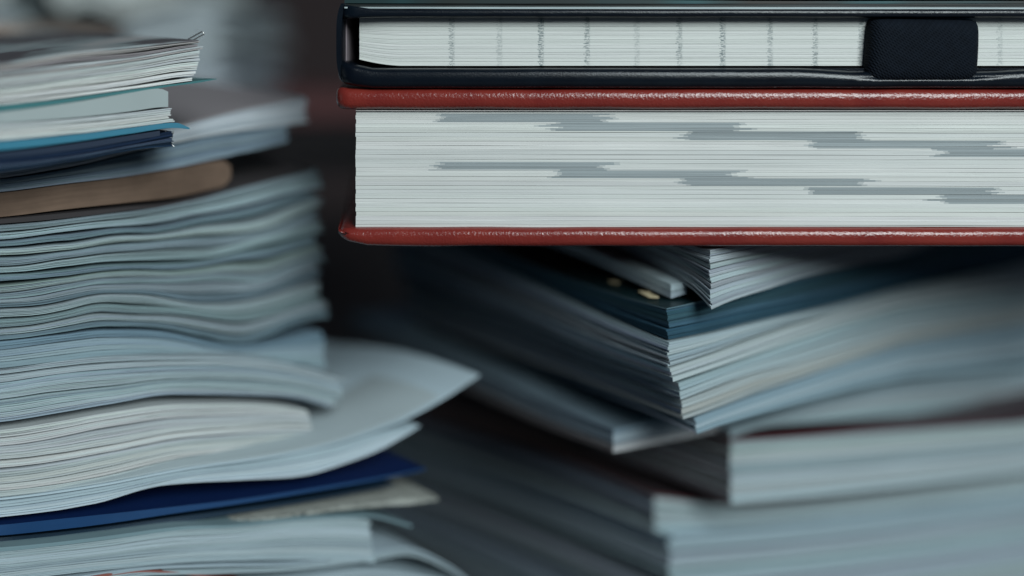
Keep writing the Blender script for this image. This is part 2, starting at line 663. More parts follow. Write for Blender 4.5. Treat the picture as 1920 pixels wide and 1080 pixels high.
def warp_top(x, y, z):
    k = max(0.0, 1 - (x - XL) / 0.0075)
    c = zpx(186, YF)
    return x, y, z + (0.0012 * k * k if z > c else 0.0) + 0.00022 * noise.noise(Vector((x * 60, y * 60, z * 80)))


def warp_bot(x, y, z):
    k = max(0.0, 1 - (x - xpx(634, YF)) / 0.011)
    c = zpx(446, YF)
    return x, y, z + (0.0026 * k ** 1.6 if z < c else 0.0) + 0.0002 * noise.noise(Vector((x * 60, y * 60, 3 + z * 80)))


mb = T.part('front_cover', 'red')
board(mb, XL, XR, YF, YF + 0.17, zpx(205.5, YF), zpx(167, YF), 0.0045, shear=-0.10, warp=warp_top)
mb = T.part('back_cover', 'red')
board(mb, xpx(633, YF), XR, YF, YF + 0.17, zpx(464, YF), zpx(428.5, YF), 0.004, shear=-0.10, warp=warp_bot)
# endpapers: the fine pale lines just inside the boards
YP = YF + 0.0034
for ya, yb_ in ((206.4, 207.6), (426.2, 428.6)):
    mb = T.part('endpaper', 'leaf')
    xs = np.linspace(xpx(668, YP), XR - 0.004, 12)
    A = np.array([[(x - 0.10 * v, YP - 0.0009 + v, zpx(ya, YP)) for v in (0, 0.16)] for x in xs])
    Bm = A.copy()
    Bm[:, :, 2] = zpx(yb_, YP)
    mb.sheet(A, Bm, (0.66, 0.62, 0.60), (0.66, 0.62, 0.60))
# page block: 26 signatures of three leaves, with thumb-index ink on the fore edge
GREY = (0.30, 0.335, 0.345)
marks = []
for k, (ya, xa, xb) in enumerate([(213, 815, 1145), (230, 1035, 1390), (246, 1280, 1630), (262, 1520, 1875), (277, 1760, 2110),
                                  (303, 815, 1145), (317.5, 1035, 1385), (333, 1278, 1625), (349, 1517, 1868), (365, 1757, 2110)]):
    marks.append((ya, ya + 15.5, xa, xb))
r = random.Random(21)
y, sig = 208.0, 0
while y < 425.5 and sig < 27:
    mb = T.part('page_section', 'pagered')
    base = jit(PW, 0.05, r)
    big = sig in (4, 9, 14, 19) or r.random() < 0.12
    x_in = r.uniform(-0.6, 0.9)
    prs = r.uniform(-0.00012, 0.00018)
    for lf in range(3):
        th = r.uniform(2.45, 2.75)
        ym = y + th / 2
        bands = [(xa + r.uniform(-13, 13) + (r.uniform(-35, 10) if r.random() < .2 else 0), xb + r.uniform(-16, 18) + (r.uniform(-25, 40) if r.random() < .25 else 0)) for ya, yb_, xa, xb in marks if ya <= ym < yb_]
        brk = [667 + x_in, 2480]
        for a, b_ in bands:
            brk += [a, b_, a + 9, b_ - 11]
        ex = list(np.linspace(667 + x_in, 2480, 26))
        xs = np.array(sorted(set(ex + brk)))
        xs = xs[(xs >= 667 + x_in) & (xs <= 2480)]
        mid = (xs[1:] + xs[:-1]) / 2
        gv = np.array(GREY) * r.uniform(0.88, 1.18)
        half = (gv + np.array(base)) / 2
        cc = np.array([(half if any(q < a + 9 or q > b_ - 11 for a, b_ in bands) else gv) if any(a < q < b_ for a, b_ in bands) else base for q in mid])
        cc = cc * np.array([1 + r.uniform(-0.03, 0.03)])
        wob = np.array([(0.75 if lf == 2 else 0.45) * noise.noise(Vector((q * 0.004, sig * 1.7, lf * 0.4))) for q in xs])
        drop = (xs - 667) / 1253 * 2.0 * min(1, (y - 200) / 60) - 0.2
        pv = prs + np.array([0.0001 * noise.noise(Vector((q * 0.02, sig * 3.0 + lf, 5))) for q in xs])

        def lay(yy):
            return np.array([[(xpx(q, YP) - 0.10 * v, YP + v + p_, zpx(yy + w_ + d_, YP)) for v in (0.0, 0.155)]
                             for q, w_, d_, p_ in zip(xs, wob, drop, pv)])
        mb.sheet(lay(y), lay(y + th), cc, base, voff=r.uniform(0, 4), arc=xs / FPX * YP)
        y += th + (0.03 if lf < 2 else 0)
    y += 0.7 if big else r.uniform(0.14, 0.4)
    sig += 1
# concave spine linking the boards on the left
mb = T.part('spine', 'red')
A = []
for i in range(13):
    t = i / 12
    yy = 205 + (430 - 205) * t
    xi = 641 + 30 * math.sin(math.pi * t) ** 0.8
    A.append([(xpx(xi + 14, YF) - 0.10 * v, YF + v, zpx(yy, YF)) for v in (0.05, 0.16)])
A = np.array(A)
B2 = A.copy()
B2[:, :, 0] += 0.0015
mb.sheet(A, B2, (1, 1, 1), (1, 1, 1))
T.done()

# ---------------------------------------------------------------- black notebook
T = Thing('notebook', 'black leather notebook with a wide woven strap, lying on the red book', 'notebook')
NX0 = xpx(630, YF)


def warp_nb(x, y, z):
    k = max(0.0, 1 - (x - NX0) / 0.012)
    c = zpx(146, YF)
    s = 0.0
    up = z > c
    s += 0.0032 * k ** 1.5 if up else 0.0018 * k ** 1.5
    # cover pressed down where the strap passes over it
    px = x / YF * FPX + 960
    g = math.exp(-((px - 1735) / 190.0) ** 4)
    s -= (0.0011 * g if up else 0.0) * (1 if y < YF + 0.02 else 0)
    return x, y, z + s + 0.00015 * noise.noise(Vector((x * 50, y * 60, 9)))


def warp_nt(x, y, z):
    k = max(0.0, 1 - (x - NX0) / 0.014)
    c = zpx(25, YF)
    return x, y, z + (0.0022 * k ** 1.3 if z > c else -0.0004 * k) + 0.0001 * noise.noise(Vector((x * 50, y * 60, 19)))


mb = T.part('back_cover', 'navy')
board(mb, NX0, XR, YF - 0.001, YF + 0.16, zpx(166, YF), zpx(128, YF), 0.006, warp=warp_nb, pw=0.75)
mb = T.part('front_cover', 'navy')
board(mb, xpx(638, YF), XR, YF - 0.001, YF + 0.16, zpx(32.5, YF), zpx(18, YF), 0.005, warp=warp_nt, pw=0.75)
mb = T.part('spine', 'navy')
ys_ = np.linspace(6, 150, 14)
A = np.array([[(xpx(629 + 9 * (2 * (q - 78) / 144) ** 4, YF), YF + v, zpx(q, YF)) for v in (0.0015, 0.004, 0.155)] for q in ys_])
B2 = A.copy()
B2[:, :, 0] += 0.0020
B2[:, 0, 0] -= 0.0004
mb.sheet(A, B2, (1, 1, 1), (1, 1, 1))
mb = T.part('spine_lining', 'lining')
A = np.array([[(xpx(642.5, YF), YF + v, zpx(q, YF)) for v in (0.006, 0.15)] for q in np.linspace(34, 116, 6)])
B2 = A.copy()
B2[:, :, 0] += 0.0004
mb.sheet(A, B2, (1, 1, 1), (1, 1, 1))
YN = YF + 0.0042
r = random.Random(5)
nsec = 11
for s in range(nsec):
    mb = T.part('page_section', 'ticks')
    base = jit((0.655, 0.67, 0.64), 0.025, r)
    for lf in range(3):
        f0 = (s * 3 + lf + 0.02) / (nsec * 3)
        f1 = (s * 3 + lf + (1.0 if lf < 2 else 0.9)) / (nsec * 3)
        xs = np.concatenate([np.linspace(673.5, 760, 10), np.linspace(790, 2480, 22)])
        bend = np.clip(1 - (xs - 673) / 80, 0, 1) ** 1.7
        wob = np.array([0.3 * noise.noise(Vector((q * 0.005, s * 2.2, lf))) for q in xs])
        pv = np.array([0.00008 * noise.noise(Vector((q * 0.02, s * 3.0 + lf, 8))) for q in xs]) + r.uniform(-0.0001, 0.0001) + 0.0006 * bend

        def lay(ff):
            bot = 123.5 - 12 * bend
            yy = 33.5 + (bot - 33.5) * ff + wob
            return np.array([[(xpx(q, YN), YN + v + p_, zpx(y_, YN)) for v in (0.0, 0.15)] for q, y_, p_ in zip(xs, yy, pv)])
        mb.sheet(lay(f0), lay(f1), base, base, voff=r.uniform(0, 3), arc=xpx(xs, YN))
# strap
mb = T.part('strap', 'strap')
nu_, nv_ = 34, 30
A = np.zeros((nu_, nv_, 3))
uvA = np.zeros((nu_, nv_, 2))
for i in range(nu_):
    for j in range(nv_):
        a, b_ = -1 + 2 * i / (nu_ - 1), -1 + 2 * j / (nv_ - 1)
        # square mapped to a rounded rectangle
        a2 = math.copysign(1 - (1 - abs(a)) ** 1.5, a)
        b2 = math.copysign(1 - (1 - abs(b_)) ** 1.5, b_)
        sx = a2 * (1 - 0.045 * abs(b2) ** 9)
        sy = b2 * (1 - 0.05 * abs(a2) ** 9)
        dome = (1 - abs(a2) ** 9) * (1 - abs(b2) ** 7)
        lean = 5 * sy
        px = 1736 + 105.5 * sx - lean * (1 if sx < 0 else 0.55)
        py = 95.5 + 61.5 * sy + (2.0 * sx if sy < 0 else 0)
        Yq = YF - 0.0005 - 0.0016 * dome ** 0.6 - 0.0008 * math.cos(b2 * 1.4) + 0.0035 * (1 - dome ** 0.6)
        A[i, j] = P(px, py, 0.3285)
        A[i, j, 1] = Yq
        uvA[i, j] = (sx * 0.0175, sy * 0.0105)
mb.grid(A, (1, 1, 1), uvA)
Bk = A.copy()
Bk[:, :, 1] = YF + 0.0038
mb.grid(Bk[:, ::-1], (1, 1, 1), uvA)
for e1, e2 in ((A[:, 0], Bk[:, 0]), (A[:, -1], Bk[:, -1]), (A[0], Bk[0]), (A[-1], Bk[-1])):
    mb.grid(np.stack([e1, e2], 1), (1, 1, 1))
T.done()

# magazine on top of the notebook, mostly above the frame
T = Thing('magazine', 'dark magazine with a teal cover edge lying on top of the black notebook', 'magazine')
kk = dict(x0=646, back=(0.0, 1.0), depth=0.15, nu=40, prot=0.0002)
bundle(T, 'back_cover', [(646, 13, 16, YF), (1000, 13, 17.2, YF), (2480, 15, 17.3, YF)], n=1, mat='cover', col=(0.45, 0.52, 0.52), seed=301, **kk)
bundle(T, 'page_section', [(646, 8, 13, YF + .001), (1000, 9, 13, YF + .001), (1500, 8, 14.5, YF + .001), (2480, 7, 14.5, YF + .001)], n=3, mat='cover',
       cols=[(0.02, 0.022, 0.024)], cj=0.2, sj=0.4, seed=302, label=None, **kk)
bundle(T, 'front_cover', [(646, -4, 8, YF + .002), (1000, -2, 8.5, YF + .002), (1500, 2, 8, YF + .002), (2480, 1, 7, YF + .002)], n=1, mat='topcover', seed=303, **kk)
bundle(T, 'page_section', [(660, -70, -4, YF + .004), (2480, -70, 1, YF + .004)], n=8, sec=2, mat='cover', col=(0.03, 0.028, 0.028), cj=0.3, sj=0.4, seed=304, **kk)
T.done()

# ---------------------------------------------------------------- right-hand pile, under the red book
T = Thing('paper_sheaf', 'sheaf of white pages pressed directly under the red book, its sharp corner drooping', 'paper')
corner(T, 'page_section', [(1330, 469, 582), (1366, 463, 566), (1437, 452, 543), (1516, 441, 517), (1615, 430, 494), (1734, 418, 470)],
       [(1330, 469, 582), (1300, 462, 549), (1268, 452, 526), (1200, 432, 490), (1120, 410, 452)], FOC, ar=40, al=24, n=24, sec=11,
       cols=[(0.50, 0.50, 0.51), (0.62, 0.63, 0.63), (0.66, 0.67, 0.66)], cj=0.06, sj=0.09, secgap=1.05, gap=0.12, cornj=0.0004, lean=0.0008, seed=11,
       Lr=0.19, Ll=0.17)
T.done()
T = Thing('booklet', 'thin pale booklet lying on the dark blue book, beside the drooping sheaf', 'booklet')
corner(T, 'page_section', [(1258, 533, 560), (1283, 530, 552)], [(1258, 533, 560), (1180, 500, 524), (1100, 466, 487), (1030, 440, 457)], 0.347, ar=15, al=34, n=5, sec=2,
       cols=[(0.55, 0.6, 0.6), (0.45, 0.47, 0.5)], secgap=0.8, gap=0.2, seed=12, Lr=0.0055, Ll=0.15)
T.done()

T = Thing('softcover_book', 'dark blue softcover book with cream print on its cover, below the sheaf', 'book')
R2R = [(1247, 578), (1326, 562), (1413, 541), (1516, 519), (1635, 492), (1754, 462), (1912, 428)]
R2B = [(1255, 639), (1326, 624), (1413, 603), (1516, 583), (1635, 553), (1754, 525), (1912, 493)]
rt = [(1250, a[1], b_[1]) if i == 0 else (b_[0], a[1], b_[1]) for i, (a, b_) in enumerate(zip(R2R, R2B))]
lt = [(1250, 578, 639), (1194, 563, 617), (1154, 551, 600), (1075, 524, 563), (980, 489, 521), (877, 446, 474)]


def split(side, fa, fb):
    return [(p, a + (b_ - a) * fa, a + (b_ - a) * fb) for p, a, b_ in side]


kw = dict(ar=35, al=32, Lr=0.34, Ll=0.2)
corner(T, 'front_cover', split(rt, 0, 0.045), split(lt, 0, 0.045), 0.336, n=1, mat='cover', col=(0.10, 0.17, 0.20), face=(0.006, 0.022, 0.026), seed=21, **kw)
ci = T.last()
corner(T, 'page_section', split(rt, 0.06, 0.62), split(lt, 0.06, 0.62), 0.3364, n=9, sec=3, mat='coarse', col=(0.05, 0.115, 0.155), cj=0.1, sj=0.22, gap=0.1, secgap=0.35, seed=22, cornj=0.0002, lean=0.0012, **kw)
corner(T, 'page_section', split(rt, 0.655, 0.97), split(lt, 0.655, 0.97), 0.3372, n=5, sec=2, mat='coarse', col=(0.04, 0.105, 0.15), cj=0.1, sj=0.22, gap=0.1, secgap=0.3, seed=23, cornj=0.0002, lean=0.0006, **kw)


def ontop(px, py, hz):
    Y = hz * FPX / (py - HY)
    return P(px, py, Y)


HZ = H - zpx(577, 0.336) - 0.0003
for pts in ([(1205, 545), (1214, 551), (1224, 556), (1234, 556)], [(1208, 544), (1216, 546)], [(1146, 526), (1154, 529), (1160, 530)]):
    mb = T.part('printed_letter', 'ink', parent=ci)
    Pw = [Vector(ontop(a, b_, HZ)) for a, b_ in pts]
    L_, R_ = [], []
    for i, p in enumerate(Pw):
        d = (Pw[min(i + 1, len(Pw) - 1)] - Pw[max(i - 1, 0)])
        d.z = 0
        d.normalize()
        n_ = Vector((-d.y, d.x, 0)) * 0.0016
        L_.append(tuple(p + n_))
        R_.append(tuple(p - n_))
    A = np.array([L_, R_]).transpose(1, 0, 2)
    B2 = A.copy()
    B2[:, :, 2] -= 0.0002
    mb.sheet(A, B2, (1, 1, 1), (1, 1, 1))
T.done()

SHADE_MID = [(0.36, 0.43, 0.50), (0.13, 0.17, 0.22), (0.44, 0.48, 0.52), (0.20, 0.24, 0.29)]      # left faces of the right pile: shade painted in as darker tones
SHADE_DEEP = [(0.07, 0.095, 0.125), (0.19, 0.23, 0.28), (0.04, 0.05, 0.065), (0.27, 0.30, 0.34)]  # deeper painted shade for left faces low in the pile
R3 = [
    ('magazine', 'pale magazine directly beneath the dark blue softcover book', 0.337, [(1252, 642, 688), (1326, 627, 664), (1437, 601, 620), (1556, 576, 588), (1675, 546, 553), (1912, 495, 513)],
     [(1252, 642, 688), (1154, 603, 652), (1035, 549, 600), (877, 478, 529)], 9, 4, [(0.58, 0.62, 0.62), (0.66, 0.68, 0.66), (0.5, 0.55, 0.57)]),
    ('magazine', 'cream white magazine, second beneath the dark blue softcover book', 0.338, [(1258, 691, 717), (1358, 658, 683), (1516, 604, 628), (1675, 556, 580), (1912, 515, 549)],
     [(1258, 691, 717), (1115, 637, 664), (956, 566, 592), (837, 515, 549)], 3, 2, [(0.70, 0.71, 0.68), (0.66, 0.69, 0.67)]),
    ('magazine', 'pale teal magazine in the middle of the right pile, third beneath the blue book', 0.341, [(1273, 719, 750), (1397, 674, 703), (1516, 631, 672), (1675, 583, 620), (1912, 552, 580)],
     [(1273, 719, 750), (1115, 667, 688), (956, 596, 624), (837, 553, 580)], 4, 2, [(0.56, 0.64, 0.65), (0.62, 0.67, 0.67)]),
    ('magazine', 'cream pink magazine, fourth beneath the dark blue softcover book', 0.345, [(1277, 752, 787), (1326, 734, 770), (1437, 692, 727), (1516, 675, 703), (1675, 622, 648), (1912, 583, 608)],
     [(1277, 752, 787), (1115, 691, 723), (956, 627, 664), (798, 573, 612)], 4, 3, [(0.66, 0.66, 0.63), (0.66, 0.60, 0.55), (0.62, 0.60, 0.57)]),
    ('magazine', 'pale blue magazine at the bottom of the upper right pile', 0.350, [(1303, 785, 814), (1358, 764, 794), (1516, 708, 750), (1675, 652, 711), (1912, 612, 690)],
     [(1303, 785, 814), (1150, 728, 748), (980, 668, 680), (820, 617, 626)], 5, 3, [(0.44, 0.53, 0.58), (0.58, 0.65, 0.68)]),
]
for i, (nm, lab, Yc, rr_, ll_, n, s, cols) in enumerate(R3):
    T = Thing(nm, lab, 'magazine', 'magazines in the right pile')
    corner(T, 'page_section', rr_, ll_, Yc, ar=35, al=32, n=n, sec=s, cols=cols, cj=0.05, sj=0.05, gap=0.1, secgap=0.45, cornj=0.0004, lean=0.0006, seed=40 + i, Lr=0.34, Ll=0.2, sides=SHADE_MID)
    T.done()

T = Thing('magazine', 'thin dark magazine with a pale corner jutting left below the right pile', 'magazine', 'magazines in the right pile')
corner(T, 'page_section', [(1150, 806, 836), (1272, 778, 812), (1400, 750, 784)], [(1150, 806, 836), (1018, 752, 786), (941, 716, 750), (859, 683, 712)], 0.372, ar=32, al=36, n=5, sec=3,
       cols=[(0.30, 0.36, 0.40), (0.5, 0.55, 0.57), (0.40, 0.42, 0.44)], gap=0.1, secgap=0.4, seed=51, Lr=0.2, Ll=0.2, sides=SHADE_DEEP)
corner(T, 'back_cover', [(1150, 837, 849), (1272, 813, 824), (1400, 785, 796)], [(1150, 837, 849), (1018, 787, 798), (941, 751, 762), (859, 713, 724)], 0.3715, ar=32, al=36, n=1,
       col=(0.62, 0.55, 0.53), seed=52, Lr=0.2, Ll=0.2, sides=[(0.13, 0.11, 0.12)])  # cover's left face toned dark in imitation of shade
T.done()

T = Thing('magazine', 'curled pale magazine above the dark red gap in the lower right pile', 'magazine', 'magazines in the right pile')
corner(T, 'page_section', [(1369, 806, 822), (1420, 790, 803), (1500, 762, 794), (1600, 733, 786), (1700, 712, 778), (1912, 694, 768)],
       [(1369, 806, 822), (1300, 790, 803), (1200, 772, 786)], 0.392, ar=30, al=40, n=6, sec=3, cols=[(0.50, 0.58, 0.6), (0.62, 0.64, 0.63)], gap=0.15, secgap=0.3, seed=53, Lr=0.22, Ll=0.15, sides=[(0.10, 0.09, 0.10)])  # dark left face: shade put into the colour
T.done()
T = Thing('paperback_book', 'thick white paperback with a dark red cover in the lower right pile', 'book')
corner(T, 'front_cover', [(1369, 824, 828), (1500, 815, 820), (1600, 809, 813), (1912, 789, 792)], [(1369, 823, 828), (1250, 790, 795), (1150, 765, 770)], 0.396, ar=18, al=44, n=1, mat='cover', col=(0.10, 0.022, 0.028), face=(0.07, 0.03, 0.035), seed=54, Lr=0.22, Ll=0.16)
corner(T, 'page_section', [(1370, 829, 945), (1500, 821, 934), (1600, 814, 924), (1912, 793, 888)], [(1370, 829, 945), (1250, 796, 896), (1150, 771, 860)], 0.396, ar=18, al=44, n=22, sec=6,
       cols=[(0.62, 0.66, 0.66), (0.66, 0.67, 0.65), (0.57, 0.62, 0.63)], gap=0.3, secgap=0.9, cj=0.14, sj=0.12, seed=55, Lr=0.22, Ll=0.16, cornj=0.0003, sides=[(0.085, 0.07, 0.078), (0.06, 0.05, 0.057)])  # mauve-dark left faces carry painted shade
T.done()
T = Thing('paperback_book', 'white paperback with a thin red edge, its corner left of the thick one', 'book')
corner(T, 'front_cover', [(1228, 927, 932), (1370, 942, 947), (1526, 936, 940), (1907, 890, 894)], [(1228, 927, 932), (1081, 868, 873), (890, 806, 811), (760, 772, 777)], 0.412, ar=14, al=42, n=1, mat='cover', col=(0.12, 0.035, 0.04), face=(0.06, 0.045, 0.05), seed=56, Lr=0.26, Ll=0.22)
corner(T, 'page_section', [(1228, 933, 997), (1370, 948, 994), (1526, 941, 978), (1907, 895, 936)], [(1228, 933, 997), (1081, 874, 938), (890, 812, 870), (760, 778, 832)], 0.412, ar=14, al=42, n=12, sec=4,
       cols=[(0.66, 0.68, 0.67), (0.6, 0.65, 0.66)], gap=0.3, secgap=0.9, cj=0.14, sj=0.12, seed=57, Lr=0.26, Ll=0.22, cornj=0.0003, sides=SHADE_DEEP)
T.done()
T = Thing('magazine_stack', 'tall stack of pale bound pages at the bottom right of the photo', 'paper')
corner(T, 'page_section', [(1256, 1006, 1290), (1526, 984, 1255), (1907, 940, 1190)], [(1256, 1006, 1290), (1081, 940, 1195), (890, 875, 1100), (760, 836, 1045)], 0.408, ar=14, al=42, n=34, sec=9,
       cols=[(0.56, 0.62, 0.64), (0.62, 0.66, 0.66), (0.52, 0.58, 0.6)], gap=0.3, secgap=1.2, cj=0.14, sj=0.12, seed=58, Lr=0.26, Ll=0.22, cornj=0.0008, sides=SHADE_DEEP)
T.done()

# ---------------------------------------------------------------- left-hand pile, from the top down
def YL(x):
    return float(curve([x], [-260, 0, 200, 400, 600, 900], [0.306, 0.328, 0.343, 0.368, 0.395, 0.42])[0])


def YT(x):
    return float(curve([x], [-260, 0, 200, 380, 600], [0.286, 0.307, 0.322, 0.3345, 0.35])[0])


def YB(x):
    return float(curve([x], [-260, 0, 250, 500, 700, 900], [0.316, 0.330, 0.340, 0.357, 0.372, 0.386])[0])


def YM(x):
    return 0.4 * YL(x) + 0.6 * YB(x)


def K(fn, rows):
    return [(x, a, b_, fn(x)) for x, a, b_ in rows]


WH = (0.68, 0.69, 0.67)
T = Thing('magazine', 'magazine with a dark printed cover and green back, topmost of the left pile', 'magazine', 'magazines in the left pile')
bundle(T, 'front_cover', K(YT, [(0, 118, 122), (130, 98, 102), (250, 86, 90), (340, 77, 80), (372, 75, 77)]), n=1, mat='photo', depth=0.12, rise=0.0042, seed=61)
bundle(T, 'page_section', K(YT, [(0, 122, 145), (130, 102, 130), (250, 91, 115), (340, 81, 98), (376, 77, 92)]), n=7, sec=4, cols=[(0.42, 0.39, 0.38), (0.30, 0.27, 0.28), (0.5, 0.53, 0.53)],
       wav=0.16, gap=0.4, secgap=0.9, endj=6, seed=62, tight=0.75)
bundle(T, 'page_section', K(YT, [(0, 145, 172), (130, 130, 154), (250, 115, 138), (340, 98, 124), (374, 92, 122)]), n=10, sec=4, cols=[(0.52, 0.56, 0.56), (0.58, 0.62, 0.61)], wav=0.10, gap=0.3, secgap=0.7, endj=4, seed=63)
bundle(T, 'page_section', K(YT, [(0, 172, 196), (130, 154, 182), (250, 138, 166), (340, 124, 154), (366, 122, 151)]), n=8, sec=3, cols=[(0.72, 0.73, 0.71)], wav=0.10, gap=0.3, secgap=1.3, endj=3, seed=64, endfn=lambda f: 4 - 10 * f)
bundle(T, 'back_cover', K(YT, [(0, 197, 209), (100, 188, 197), (200, 174, 181), (280, 163, 168.5), (340, 156, 159.5), (375, 151, 155), (407, 147.5, 148.5)]), n=1, mat='cover', col=(0.03, 0.15, 0.16), depth=0.10, seed=65)
T.done()
T = Thing('paper_clip', 'small bent wire clip poking up from the top left magazine', 'clip')
mb = T.part('wire', 'wire')
a, b_ = Vector(P(352, 74, 0.3345)), Vector(P(379, 62.5, 0.3345))
pts = [a]
for i in range(9):
    t = math.pi * i / 8
    pts.append(b_ + Vector((0.0005 * math.sin(t), 0.0, 0.0)) + Vector((-0.0003, 0.0, 0.0008)) * (math.cos(t)) * 0.6)
pts.append(a + Vector((0.0004, 0, -0.0009)))
mb.tube(pts, 0.00022)
T.done()

T = Thing('magazine', 'grey teal covered magazine with a bright blue back, second in the left pile', 'magazine', 'magazines in the left pile')
bundle(T, 'front_cover', K(YT, [(0, 210, 233), (150, 190, 222), (250, 173, 211), (300, 166, 204), (316, 172, 203)]), n=1, mat='leaf', col=(0.34, 0.385, 0.385), depth=0.10, seed=66, endfn=lambda f: 0)
bundle(T, 'page_section', K(YT, [(0, 233, 264), (150, 222, 250), (250, 211, 238), (320, 203, 229)]), n=9, sec=4, cols=[(0.56, 0.6, 0.6), (0.68, 0.7, 0.69), (0.64, 0.66, 0.65)], wav=0.08, gap=0.25, secgap=0.6, endj=5, seed=67, endfn=lambda f: 8 * f - 3)
bundle(T, 'back_cover', K(YT, [(0, 265, 284), (150, 251, 266), (250, 239, 251), (330, 230, 241), (356, 240, 243)]), n=1, mat='cover', col=(0.025, 0.17, 0.25), depth=0.08, seed=68)
T.done()
T = Thing('booklet', 'navy booklet under the bright blue magazine back in the left pile', 'booklet')
bundle(T, 'front_cover', K(YT, [(0, 286, 297), (150, 268, 280), (250, 253, 263), (300, 245, 255)]), n=1, mat='cover', col=(0.005, 0.018, 0.045), depth=0.10, seed=69)
bundle(T, 'page_section', K(YT, [(0, 298, 322), (150, 281, 300), (250, 264, 281), (322, 246, 274)]), n=10, sec=3, mat='coarse', cols=[(0.012, 0.03, 0.065), (0.05, 0.08, 0.12)], wav=0.05, gap=0.3, secgap=0.5, endj=3, seed=70, cj=0.25, sj=0.3)
mb = T.part('staple', 'wire')
mb.tube([P(311, 244, 0.3315), P(311, 262, 0.3315), P(316, 269, 0.3315), P(322, 263, 0.3315), P(325, 246, 0.3315)], 0.00012)
mb.tube([P(309, 259, 0.3315), P(318, 267, 0.3313), P(327, 275, 0.3315)], 0.00012)
T.done()

T = Thing('magazine', 'mauve covered magazine curling up to the right, upper one of the curling pair', 'magazine', 'magazines in the left pile')
bundle(T, 'front_cover', K(YL, [(0, 314, 317), (240, 258, 261), (330, 234, 238), (440, 207, 210), (510, 193, 196), (572, 181, 184)]), n=1, mat='leaf', col=(0.28, 0.255, 0.26), depth=0.12, rise=0.006, seed=71)
bundle(T, 'page_section', K(YL, [(0, 318, 334), (150, 287, 310), (240, 262, 287), (330, 239, 268), (440, 211, 246), (510, 197, 236), (573, 185, 229)]), n=12, sec=5, cols=[(0.56, 0.62, 0.65), (0.6, 0.65, 0.67), (0.48, 0.54, 0.58)], wav=0.1, gap=0.3, secgap=0.7, endj=4, seed=72)
T.done()
T = Thing('magazine', 'grey blue magazine under the mauve one, lower one of the curling pair', 'magazine', 'magazines in the left pile')
bundle(T, 'page_section', K(YL, [(0, 336, 356), (120, 318, 341), (240, 291, 326), (330, 272, 311), (400, 256, 296), (470, 247, 283), (540, 234, 266)]), n=16, sec=6, mat='coarse', cols=[(0.30, 0.36, 0.43), (0.42, 0.48, 0.54), (0.5, 0.56, 0.6)], wav=0.10, gap=0.3, secgap=0.6, endj=6, seed=73)
bundle(T, 'back_cover', K(YL, [(0, 356, 360), (120, 341, 345), (240, 326, 330), (330, 311, 314), (400, 297, 299), (440, 288, 290)]), n=1, mat='leaf', col=(0.36, 0.38, 0.42), depth=0.1, seed=74)
T.done()

T = Thing('softcover_book', 'tan kraft softcover book below the curling magazines in the left pile', 'book')
bundle(T, 'cover', K(lambda x: YL(x) + 0.001, [(0, 362, 410), (120, 346, 396), (240, 331, 383), (330, 316, 373), (395, 303, 359), (424, 301, 350), (434, 312, 336)]), n=1, mat='kraft', col=(0.205, 0.138, 0.10), depth=0.14, seed=75)
T.done()

T = Thing('paper_stack', 'thick stack of wavy grey pages under a dark brown cover, middle of the left pile', 'paper')
bundle(T, 'front_cover', K(YL, [(0, 411, 421), (120, 400, 411), (240, 388, 396), (330, 379, 385), (430, 352, 357), (530, 329, 333), (586, 315, 318)]), n=1, mat='leaf', col=(0.060, 0.045, 0.045), depth=0.14, rise=0.004, seed=76)
bundle(T, 'page_section', K(YL, [(0, 423, 637), (120, 412, 622), (200, 402, 612), (300, 389, 615), (380, 372, 630), (450, 353, 642), (500, 342, 630), (550, 330, 608), (596, 318, 596)]), n=74, sec=15,
       cols=[(0.42, 0.48, 0.49), (0.53, 0.58, 0.585), (0.31, 0.38, 0.42), (0.58, 0.62, 0.61)], wav=0.045, wf=0.008, gap=0.2, secgap=3.4, endj=11, seed=77, mat='coarse', endfn=lambda f: -4 + 16 * f, sj=0.17, fv=6, tight=0.8, depth=0.14)
T.done()

T = Thing('booklet', 'blue grey booklet beneath the thick wavy stack in the left pile', 'booklet')
bundle(T, 'page_section', K(YL, [(0, 641, 656), (120, 628, 640), (200, 620, 632), (300, 622, 634), (450, 648, 656), (530, 640, 650), (606, 622, 645)]), n=4, sec=2, cols=[(0.26, 0.34, 0.40)], seed=78, endj=4, gap=0.2, secgap=0.3)
bundle(T, 'page_section', K(YL, [(0, 657, 690), (120, 642, 676), (200, 634, 667), (300, 636, 665), (450, 658, 670), (530, 652, 678), (608, 646, 690)]), n=7, sec=3, cols=[(0.42, 0.50, 0.53), (0.48, 0.55, 0.57)], seed=79, endj=4, gap=0.15, secgap=0.25)
T.done()

T = Thing('paper_bundle', 'arched white page bundle with a fanned right end in the left pile', 'paper')
bundle(T, 'page_section', K(YM, [(0, 692, 792), (120, 677, 774), (200, 670, 760), (330, 668, 740), (480, 674, 742), (560, 687, 748), (636, 708, 768)]), n=34, sec=9, cols=[(0.58, 0.62, 0.62), (0.62, 0.65, 0.64), (0.5, 0.56, 0.58)],
       wav=0.06, wf=0.005, gap=0.2, secgap=1.4, sj=0.12, endj=9, seed=80, endfn=lambda f: 4 - 34 * max(0, f - 0.45), depth=0.12, rise=-0.006)
T.done()
T = Thing('paper_bundle', 'smooth white page bundle with a rounded end, below the arched one', 'paper')
bundle(T, 'page_section', K(YM, [(0, 806, 931), (120, 788, 916), (200, 774, 902), (345, 757, 868), (480, 758, 848), (545, 764, 838), (580, 770, 834)]), n=30, sec=9, cols=[(0.56, 0.60, 0.60), (0.62, 0.65, 0.64), (0.50, 0.55, 0.56)],
       wav=0.05, wf=0.005, gap=0.15, secgap=1.1, sj=0.10, endj=2, seed=281, endfn=lambda f: -10 * (2 * f - 1) ** 2 + 4, depth=0.12, rise=-0.004, tight=0.9)
